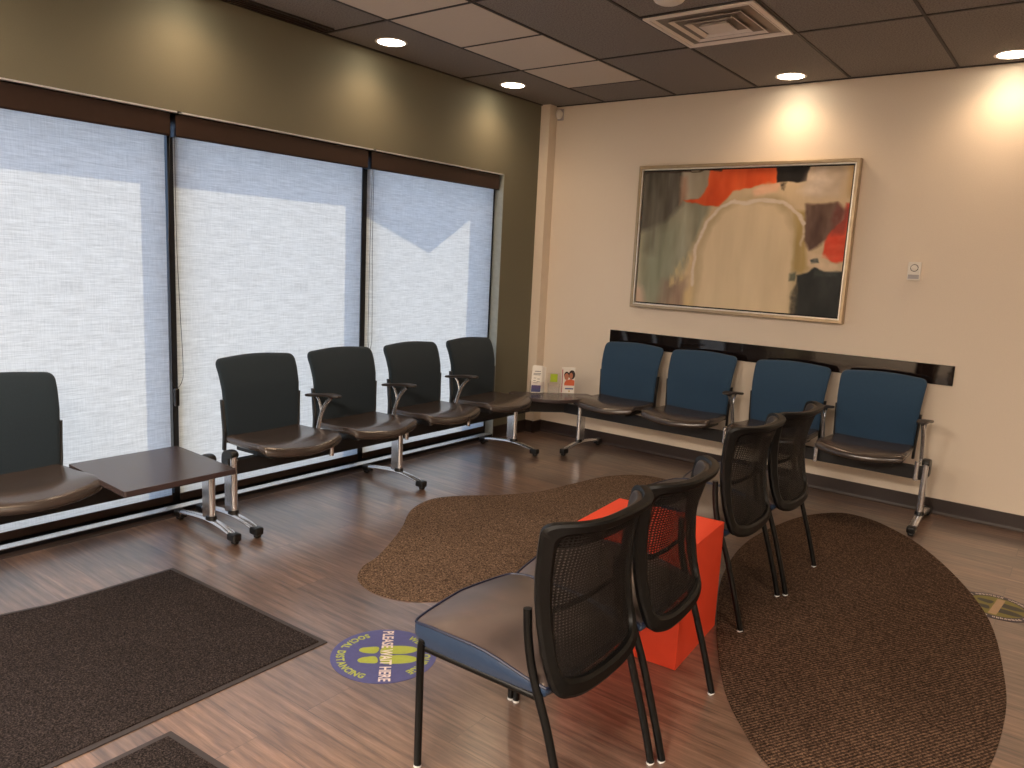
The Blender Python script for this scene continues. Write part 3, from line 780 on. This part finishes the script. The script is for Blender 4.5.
# local frame: +X towards the room, Y along the row, Z up; origin on the wall line below the seat centre
seat_outline = [(p.x, p.y * .965) for p in smooth_pts([(.15, -.232, 0), (.17, -.245, 0), (.30, -.254, 0), (.45, -.262, 0), (.535, -.262, 0), (.565, -.242, 0), (.60, -.14, 0), (.62, 0, 0), (.60, .14, 0), (.565, .242, 0), (.535, .262, 0), (.45, .262, 0), (.30, .254, 0), (.17, .245, 0), (.15, .232, 0), (.145, 0, 0)], 4, closed=True)]
def seat_fn(s, t_, n):
    z = .425 + n + .012 * ss(.30, .52, s) * 1 - .030 * ss(.50, .64, s) - .018 * max(0, 1 - (s - .14) / .1) * 0
    z += .010 * (abs(t_) / .257) ** 2 * (1 - ss(.45, .6, s)) - .006
    return (s, t_, z)
def back_x(z):   # spine of the backrest
    K = [(.36, .150), (.42, .158), (.50, .167), (.60, .166), (.70, .158), (.78, .134), (.84, .104), (.90, .065)]
    z = min(.899, max(.36, z))
    for (a, xa), (c, xc) in zip(K, K[1:]):
        if a <= z <= c:
            return xa + (xc - xa) * (z - a) / (c - a)
def back_fn(s, z, n):
    x = back_x(z); dx = (back_x(z + .01) - back_x(z - .01)) / .02
    x += .20 * s * s * .5 + .0         # wraps forward at the sides
    nl = math.hypot(1, dx)
    return (x + n / nl, s, z - n * dx / nl)
back_outline = densify(rounded([(-.236, .40), (.236, .40), (.240, .60), (.256, .858), (0, .878), (-.256, .858)], [.03, .03, .1, .04, .3, .04], 6)[::1], .025)
me_seat = None
def seat_part(parent, y, fabric):
    s = obj('seat', pillow(bmesh.new(), seat_outline, seat_fn, .024, .022, ((1, 0), (.992, .45), (.97, .8), (.94, .96), (.88, 1.0), (.7, .97), (.5, .95), (.3, .94), (.12, .94))), M['leather'], parent, loc=(0, y, 0))
    b = bmesh.new()
    tube(b, [seat_fn(p[0] * .985 + .004, p[1] * .985, .013) for p in seat_outline if p[0] > .16], .0035, 6); obj('piping', b, M['leather'], s)
    b = bmesh.new(); prism(b, rounded([(.2, -.2), (.5, -.18), (.5, .18), (.2, .2)], .03), .372, .412); obj('seat_pan', b, M['black'], s, smooth=30)
    r = obj('backrest', pillow(bmesh.new(), back_outline, back_fn, .016, .016), fabric, parent, loc=(0, y, 0))
    for sd_ in (-1, 1):
        b = bmesh.new()
        yy = sd_ * .243
        path = [(.158, yy * .97, .365), (back_x(.46) + .006, yy * .985, .46), (back_x(.55) - .002, yy, .55), (back_x(.64) - .002, yy * 1.02, .645)]
        tube(b, smooth_pts(path, 5), .017, 10, flat=.009, up=(0, 1, 0)); obj('side_bracket', b, M['black'], r)
    return s, r
def copy_part(o, parent, loc):
    c = copy_tree(o, parent); c.location = loc; return c
def arm_part(parent, y):
    a = obj('armrest', pillow(bmesh.new(), [(p.x, p.y) for p in smooth_pts([(.185, -.022, 0), (.21, -.028, 0), (.33, -.031, 0), (.43, -.03, 0), (.465, -.02, 0), (.473, 0, 0), (.465, .02, 0), (.43, .03, 0), (.33, .031, 0), (.21, .028, 0), (.185, .022, 0)], 4, closed=True)],
        lambda s, t_, n: (s, t_, .617 + n + .026 * ss(.17, .42, s)), .009, .007), M['arm_pad'], parent, loc=(0, y, 0))
    b = bmesh.new()
    tube(b, smooth_pts([(.278, 0, .37), (.285, 0, .44), (.31, 0, .52), (.345, 0, .58), (.395, 0, .628)], 5), [.012] * 21, 10, flat=None)
    tube(b, smooth_pts([(.307, 0, .50), (.305, 0, .55), (.285, 0, .60), (.255, 0, .628)], 4), .0065, 8)
    obj('arm_bracket', b, M['chrome'], a)
    b = bmesh.new(); tube(b, [(.405, 0, .402), (.405, 0, .288)], .0135, 12); tube(b, [(.278, 0, .382), (.405, 0, .382)], .011, 10); obj('arm_stem', b, M['chrome'], a)
    return a
def leg_part(parent, y, x_mid=.37, cap=True):
    l = bmesh.new()
    pth = smooth_pts([(.075, 0, .042), (.15, 0, .056), (.28, 0, .069), (.37, 0, .071), (.47, 0, .063), (.575, 0, .043)], 5)
    tube(l, pth, .023, 14, flat=.0125)
    box(l, .312, .372, -.013, .013, .082, .36)
    tube(l, [(.378, 0, .085), (.378, 0, .40)], .018, 16)
    o = obj('leg', l, M['chrome'], parent, loc=(0, y, 0))
    for x, d in ((.072, -1), (.578, 1)):
        b = bmesh.new(); box(b, x - .036 if d > 0 else x - .03, x + .03 if d > 0 else x + .036, -.024, .024, .016, .056)
        box(b, x + d * .005 - .017, x + d * .005 + .017, -.017, .017, 0, .02)
        obj('foot_cap', b, M['black'], o, smooth=0, bevel=.010)
    b = bmesh.new(); tube(b, [(.372, 0, .078), (.372, 0, .098)], [.034, .028], 16, flat=[.027, .024], up=(0, 1, 0)); obj('post_collar', b, M['black'], o)
    if cap:
        b = bmesh.new()
        pillow(b, [(p.x, p.y) for p in smooth_pts([(.30, .31, 0), (.294, .375, 0), (.31, .405, 0), (.35, .418, 0), (.388, .412, 0), (.398, .392, 0), (.385, .38, 0), (.360, .37, 0), (.358, .31, 0)], 4, closed=True)], lambda s, t_, n: (s, n, t_), .021)
        obj('post_cap', b, M['black'], o)
    return o
def beam_bench(label, loc, rotz, y0, y1, seats, arms, legs, fabric, group='beam seating units along the walls', bx_mid=.35):
    t = thing('beam_bench', label, 'waiting room seats', loc, rotz, group)
    obj('beam', bx(.325, .375, y0, y1, .285, .362), M['beam'], t, smooth=0, bevel=.004)
    S = None
    for y in seats:
        if S is None: S = seat_part(t, y, fabric)
        else:
            for p in S: copy_part(p, t, (0, y, 0))
    A = None
    for y in arms: A = arm_part(t, y) if A is None else copy_part(A, t, (0, y, 0))
    L = None
    for y in legs: L = leg_part(t, y) if L is None else copy_part(L, t, (0, y, 0))
    return t
beam_bench('row of four dark chairs on a chrome footed beam under the windows', (0, 0, 0), 0, -3.2, -.5,
           [-2.865, -2.262, -1.645, -1.03], [-2.565, -1.955, -1.345], [-3.185, -1.985, -.757], M['blue_fabric_shaded'])
beam_bench('dark beam chairs at the left edge, left of the side table', (0, 0, 0), 0, -5.0, -3.30,
           [-4.172, -4.78], [], [-3.312, -4.9], M['blue_fabric_shaded'])
# right row: local X -> world -Y, local Y -> world X
beam_bench('row of four blue backed chairs on a beam along the back wall', (0, 0, 0), -PI / 2, .5, 3.16,
           [1.015, 1.592, 2.235, 2.805], [1.915, 2.525, 3.105], [.725, 1.94, 3.147], M['blue_fabric'])

# side table
t = thing('side_table', 'square dark laminate side table between the seat rows under the windows', 'table')
obj('tabletop', prism(bmesh.new(), rounded([(.225, -3.925), (.79, -3.945), (.785, -3.43), (.225, -3.405)], .012), .428, .453), M['table'], t, smooth=0, bevel=.002)
for y in (-3.86, -3.5):
    b = bmesh.new(); box(b, .30, .40, y - .02, y + .02, .363, .428); box(b, .24, .62, y - .01, y + .01, .41, .428)
    obj('mounting_bracket', b, M['beam'], t, smooth=0)
# corner table
t = thing('corner_table', 'dark laminate corner table holding the brochures', 'table')
out = [(.29, -.70), (.31, -.77), (.42, -.80)] + [(p.x, p.y) for p in smooth_pts([(.54, -.81, 0), (.66, -.785, 0), (.76, -.71, 0), (.82, -.58, 0), (.83, -.46, 0)], 5)] + [(.80, -.33), (.73, -.30)]
obj('tabletop', prism(bmesh.new(), out, .428, .453), M['table'], t, smooth=0, bevel=.003)
b = bmesh.new()
def seg_box(b, p, q, th, z0, z1):
    p, q = Vector(p), Vector(q); d = (q - p).normalized(); n_ = Vector((-d.y, d.x)) * th / 2
    prism(b, [tuple(p - n_), tuple(q - n_), tuple(q + n_), tuple(p + n_)], z0, z1)
seg_box(b, (.35, -.56), (.56, -.35), .05, .287, .36)
seg_box(b, (.37, -.6), (.6, -.37), .02, .36, .428)
obj('corner_beam', b, M['beam'], t, smooth=0)

# ------------------------------------------------------------------ brochures on the corner table
def quadz(b, x0, x1, z0, z1, y): b.faces.new([b.verts.new(p) for p in ((x0, y, z0), (x1, y, z0), (x1, y, z1), (x0, y, z1))])
TZ = .4535
# local -Y faces the camera
a0 = math.radians(38)
t = thing('brochure_holder', 'clear stand of white pamphlets with a blue block, left on the corner table', 'brochures', (.448, -.592, TZ), a0)
b = bmesh.new(); box(b, -.052, .052, -.035, -.032, .002, .09); box(b, -.052, .052, .03, .033, .002, .17); box(b, -.052, .052, -.035, .033, 0, .003); box(b, -.053, -.05, -.035, .033, 0, .09); box(b, .05, .053, -.035, .033, 0, .09)
obj('holder', b, M['acrylic'], t, smooth=0)
for k in range(4):
    b = bmesh.new(); sk = .010 * k
    x0, x1 = -.048 + sk * .9, .030 + sk; z1 = .208 + (.006 if k == 1 else 0) - .003 * k
    y = -.028 + .012 * k
    P = [(x0, .004), (x1, .004), (x1 + .010, z1), (x0 + .010, z1 + .004)]
    A = [b.verts.new((x, y + z * .12 - .0015, z)) for x, z in P]; B = [b.verts.new((x, y + z * .12 + .004, z)) for x, z in P]
    for q in range(4): b.faces.new((A[q], A[(q + 1) % 4], B[(q + 1) % 4], B[q]))
    b.faces.new(A); b.faces.new(B[::-1])
    pm = obj('pamphlet', b, M['paper'], t, smooth=0)
    if k == 0:
        b = bmesh.new()
        def on(x, z): return (x + z * .055, y + z * .12 - .0022, z)
        b.faces.new([b.verts.new(on(x, z)) for x, z in ((-.045, .01), (.027, .01), (.027, .062), (-.045, .062))]); obj('blue_block', b, M['paper_blue'], pm, smooth=None)
        b = bmesh.new()
        for (x0_, x1_, z_, h_) in ((-.03, .018, .166, .006), (-.038, .02, .150, .005), (-.038, .016, .140, .005), (-.034, -.014, .115, .004), (-.006, .014, .108, .005), (-.036, -.016, .095, .004), (-.008, .016, .088, .004), (-.034, .0, .078, .004)):
            b.faces.new([b.verts.new(on(x, z)) for x, z in ((x0_, z_), (x1_, z_), (x1_, z_ + h_), (x0_, z_ + h_))])
        obj('printed_lines', b, M['ink'], pm, smooth=None)
t = thing('card_holder', 'small clear acrylic holder with a lime green card, middle of the corner table', 'card holder', (.535, -.487, TZ), math.radians(40))
b = bmesh.new(); box(b, -.05, .05, -.03, .03, 0, .004); box(b, -.05, .05, .012, .015, .004, .155); box(b, -.042, .042, -.028, -.025, .004, .06); box(b, -.044, -.041, -.028, .012, .004, .075); box(b, .041, .044, -.028, .012, .004, .075)
obj('holder', b, M['acrylic'], t, smooth=0)
obj('lime_card', bx(-.028, .028, .004, .007, .085, .148), M['lime'], t, smooth=0)
t = thing('brochure', 'white brochure with two printed portraits standing right on the corner table', 'brochure', (.610, -.400, TZ), math.radians(43))
bm_ = obj('cover', bx(-.052, .052, -.006, .006, 0, .203), M['paper'], t, smooth=0)
Y0 = -.0066
b = bmesh.new(); quadz(b, -.050, -.044, .004, .186, Y0); obj('red_edge_stripe', b, M['ink_red'], t, smooth=None)
b = bmesh.new(); quadz(b, -.022, .044, .030, .040, Y0); obj('blue_caption_bar', b, M['paper_blue'], t, smooth=None)
b = bmesh.new(); quadz(b, -.03, .05, .060, .078, Y0); flat = [(-.03, .078), (.05, .078), (.05, .10), (.02, .112), (-.02, .10)]; b.faces.new([b.verts.new((x, Y0, z)) for x, z in flat]); obj('printed_shirts', b, M['ink_orange'], t, smooth=None)
def oval(b, cx, cz, rx, rz, y): b.faces.new([b.verts.new((cx + rx * math.cos(2 * PI * k / 20), y, cz + rz * math.sin(2 * PI * k / 20))) for k in range(20)])
b = bmesh.new(); oval(b, -.014, .142, .021, .028, Y0 - .0002); oval(b, .027, .146, .026, .036, Y0 - .0002); obj('printed_hair', b, M['hair'], t, smooth=None)
b = bmesh.new(); oval(b, -.014, .130, .018, .027, Y0 - .0005); oval(b, .021, .138, .014, .024, Y0 - .0005); obj('printed_faces', b, M['skin'], t, smooth=None)
b = bmesh.new(); oval(b, .012, .016, .006, .007, Y0); obj('printed_emblem', b, M['ochre'], t, smooth=None)

# ------------------------------------------------------------------ orange cube
t = thing('cube_table', 'bright orange cube table between the black mesh chairs', 'cube table', (2.778, -2.915, 0), math.radians(4.5))
obj('body', bx(-.47, 0, 0, .45, 0, .452), M['orange'], t, smooth=0, bevel=.002)

# ------------------------------------------------------------------ mesh back guest chairs
# local frame: +X = front (towards the window), origin between rear feet at floor; rear feet at x=0, front feet x=.53
def pw(K, z):
    z = min(K[-1][0], max(K[0][0], z))
    for (a, xa), (c, xc) in zip(K, K[1:]):
        if a <= z <= c:
            u = (z - a) / (c - a); return xa + (xc - xa) * u
GK = [(.32, .085), (.40, .104), (.48, .136), (.56, .152), (.63, .158), (.70, .154), (.77, .141), (.84, .122)]
def gb(s, z, n):
    """front surface of the backrest: flat middle, sides wrapping forward"""
    q = min(1.1, abs(s) / .228)
    D = pw([(.35, .026), (.46, .050), (.65, .076), (.84, .092)], z)
    x = pw(GK, z) - D + D * (.30 * q * q + .70 * q ** 4)
    ny = -math.copysign(D * (.6 * q + 2.8 * q ** 3) / .228, s) if s else 0
    L = math.hypot(1, ny)
    return (x + n / L, s + n * ny / L, z)
def make_guest(label):
    t = thing('mesh_back_chair', label, 'chair', group='black mesh back chairs in the middle of the room')
    # seat: profile with drooping side edge, navy sides
    ol = [(p.x, p.y) for p in smooth_pts([(.095, -.20, 0), (.12, -.225, 0), (.25, -.233, 0), (.42, -.238, 0), (.52, -.234, 0), (.555, -.213, 0), (.568, -.12, 0), (.572, 0, 0), (.568, .12, 0), (.555, .213, 0), (.52, .234, 0), (.42, .238, 0), (.25, .233, 0), (.12, .225, 0), (.095, .20, 0), (.09, 0, 0)], 4, closed=True)]
    b = bmesh.new(); N = len(ol); c = (.33, 0)
    def topz(x, y):
        e = min(1, abs(y) / .243)
        side = .404 + .040 * ss(.08, .36, x) - .012 * ss(.48, .58, x)       # height of the piped edge
        mid = .455 - .018 * ss(.46, .585, x) + .0 * x
        return side + (mid - side) * (1 - e ** 2.4)
    def edge(x, y): return topz(x, y)
    def ring(k, fz): return [b.verts.new((c[0] + (p[0] - c[0]) * k, c[1] + (p[1] - c[1]) * k, fz(p, k))) for p in ol]
    def zpipe(p):
        return .404 + .044 * ss(.06, .34, p[0]) - .012 * ss(.47, .58, p[0]) + (.0 if abs(p[1]) > .2 else .012 * (1 - abs(p[1]) / .2))
    R = [ring(.90, lambda p, k: .378), ring(.97, lambda p, k: .380), ring(1.0, lambda p, k: .386 + .35 * (zpipe(p) - .386)), ring(1.002, lambda p, k: .386 + .8 * (zpipe(p) - .386)), ring(.992, lambda p, k: zpipe(p))]
    TOP = [ring(k, lambda p, k: zpipe(p) + (.468 - zpipe(p)) * (1 - k ** 2.6) * 1.0 + .0) for k in (.97, .93, .86, .76, .62, .46, .3, .14)]
    allr = R + TOP
    for j, (A, B) in enumerate(zip(allr, allr[1:])):
        for i in range(N):
            f = b.faces.new((A[i], A[(i + 1) % N], B[(i + 1) % N], B[i])); f.material_index = 1 if j < 4 else 0
    vt = b.verts.new((c[0], 0, .468)); vb = b.verts.new((c[0], 0, .378))
    for i in range(N):
        b.faces.new((TOP[-1][i], TOP[-1][(i + 1) % N], vt)); f = b.faces.new((R[0][i], R[0][(i + 1) % N], vb)); f.material_index = 1
    s = obj('seat', b, [M['seat2'], M['navy_side']], t, smooth=50)
    b = bmesh.new(); tube(b, [(c[0] + (p[0] - c[0]) * .994, c[1] + (p[1] - c[1]) * .994, zpipe(p) + .001) for p in ol], .0042, 6, closed=True); obj('piping', b, M['piping'], s)
    obj('seat_pan', prism(bmesh.new(), rounded([(.12, -.19), (.53, -.2), (.53, .2), (.12, .19)], .03), .362, .379), M['black'], s, smooth=30)
    # legs
    for sd_ in (-1, 1):
        y = sd_ * .228
        fl = obj('leg', tube(bmesh.new(), smooth_pts([(.52, y, .006), (.522, y * .995, .2), (.523, y * .985, .375), (.505, y * .98, .393)], 3), .0115, 12), M['leg_black'], t)
        obj('glide', tube(bmesh.new(), [(.52, y, 0), (.52, y, .007)], .0118, 12), M['glide'], fl)
        rl = obj('leg', tube(bmesh.new(), smooth_pts([(.0, y, .006), (.035, y, .13), (.085, y * .99, .29), (.118, y, .38), (.143, y, .45), (.158, y * 1.005, .53), (.163, y * 1.015, .605)], 4), [.0115] * 25, 12, up=(0, 1, 0)), M['leg_black'], t)
        obj('glide', tube(bmesh.new(), [(0, y, 0), (.003, y, .007)], .0118, 12), M['glide'], rl)
        b = bmesh.new(); tube(b, [(.505, y * .97, .37), (.12, y * .93, .368)], .011, 10); obj('seat_rail', b, M['leg_black'], t)
    # back frame: closed loop on the curved surface
    def frame_outline(i):     # i = inset of the member
        ti, si, bi = i * .85, i * .85, i * 1.3
        P = [(-.214 + si, .388 + bi * .9), (-.13 + si * .6, .366 + bi), (0, .360 + bi), (.13 - si * .6, .366 + bi), (.214 - si, .388 + bi * .9), (.221 - si, .62), (.236 - si, .842 - ti), (0, .844 - ti), (-.236 + si, .842 - ti), (-.221 + si, .62)]
        rad = [.035, .1, .1, .1, .035, .1, .03, .2, .03, .1]
        out = []
        for k in range(len(P)):
            rr = rounded(P, rad, 8)
        pts = [Vector(p) for p in rr]
        # resample each to the same count so that the loops match
        return pts
    o_, i_ = frame_outline(0), frame_outline(.034); e_ = frame_outline(.007); f_ = frame_outline(.027)
    def sub(P):
        R = []
        for k in range(len(P)):
            a, c_ = P[k], P[(k + 1) % len(P)]; R += [a, a.lerp(c_, 1 / 3), a.lerp(c_, 2 / 3)]
        return R
    o_, i_, e_, f_ = sub(o_), sub(i_), sub(e_), sub(f_)
    b = bmesh.new(); n = len(o_); Rg = []
    for p0, p1, p2, p3 in zip(o_, e_, f_, i_):
        dp = .030 - .004 * (1 - ss(.36, .46, p0[1]))
        Rg.append([b.verts.new(gb(*p0, -.003)), b.verts.new(gb(*p1, 0)), b.verts.new(gb(*p2, 0)), b.verts.new(gb(*p3, -.004)),
                   b.verts.new(gb(*p3, -dp + .006)), b.verts.new(gb(*p2, -dp)), b.verts.new(gb(*p1, -dp)), b.verts.new(gb(*p0, -dp + .005))])
    for i in range(n):
        A, B = Rg[i], Rg[(i + 1) % n]
        for k in range(8): b.faces.new((A[k], A[(k + 1) % 8], B[(k + 1) % 8], B[k]))
    bf = obj('back_frame', b, M['chair_black'], t, smooth=28)
    b = bmesh.new(); inner = frame_outline(.029)
    pillow(b, densify(inner, .03), lambda s_, z, n_: gb(s_, z, n_ - .010), .0012, .0012, ((1, 0), (.98, 1), (.85, 1), (.7, 1), (.5, 1), (.3, 1), (.12, 1)))
    obj('mesh_panel', b, M['mesh'], t, smooth=60)
    # padded front band at the top
    topo = rounded([(-.214, .765), (.214, .765), (.220, .834), (-.220, .834)], .03, 5)
    b = bmesh.new(); pillow(b, densify(topo, .03), lambda s_, z, n_: gb(s_, z, n_ + .006), .009, .006); obj('head_pad', b, M['arm_pad'], t)
    b = bmesh.new(); tube(b, [gb(s_, .60 - .25 * s_ * s_, .008) for s_ in [(-.175 + .35 * k / 14) for k in range(15)]], .004, 8, flat=.009); obj('lumbar_bar', b, M['black'], t)
    return t
g0 = make_guest('nearest black mesh back chair, its whole seat and navy side showing')
def place(o, x, y, rz, z=0): o.location = (x, y, z); o.rotation_euler = (0, 0, rz)
place(g0, 2.962, -3.685, PI + math.radians(1))
g1 = copy_tree(g0); place(g1, 2.961, -3.199, PI + math.radians(4.5)); g1['label'] = 'second black mesh chair, seen in front of the orange cube'
g2 = copy_tree(g0); place(g2, 2.847, -2.225, PI + math.radians(0), .0045); g2['label'] = 'black mesh chair just behind the orange cube'
g3 = copy_tree(g0); place(g3, 2.870, -1.731, PI + math.radians(.5), .0045); g3['label'] = 'farthest black mesh chair, closest to the blue row'

# ------------------------------------------------------------------ light
sv = Vector((-.25, .32, .378)).normalized()
sun = bpy.data.lights.new('sun', 'SUN'); sun.energy = 6.1; sun.angle = math.radians(.6); sun.color = (1, .84, .60)
so = bpy.data.objects.new('sun', sun); COL.objects.link(so); so.rotation_euler = (sv).to_track_quat('Z', 'Y').to_euler()
W = bpy.data.worlds.new('world'); SC.world = W; W.use_nodes = True
bg = W.node_tree.nodes['Background']; bg.inputs[0].default_value = (.46, .65, 1.04, 1); bg.inputs[1].default_value = 1.2

# ------------------------------------------------------------------ camera
cam = bpy.data.cameras.new('camera'); co = bpy.data.objects.new('camera', cam); COL.objects.link(co)
yaw, pitch, roll, f = .6469, -.1604, .0493, 763.99
cy, sy, cp, sp = math.cos(yaw), math.sin(yaw), math.cos(pitch), math.sin(pitch)
F = Vector((-sy * cp, cy * cp, sp)); R0 = Vector((cy, sy, 0)); U0 = R0.cross(F)
c, s = math.cos(roll), math.sin(roll)
Rr = R0 * c + U0 * s; Uu = -R0 * s + U0 * c
mat = Matrix((Rr, Uu, -F)).transposed().to_4x4(); mat.translation = (3.8338, -5.3947, 1.4621)
co.matrix_world = mat
cam.sensor_width = 36; cam.lens = f / 1024 * 36; cam.clip_start = .05
SC.camera = co
SC.view_settings.view_transform = 'Standard'; SC.view_settings.look = 'None'
SC.view_settings.exposure = .74; SC.view_settings.gamma = 1; SC.view_settings.use_curve_mapping = False
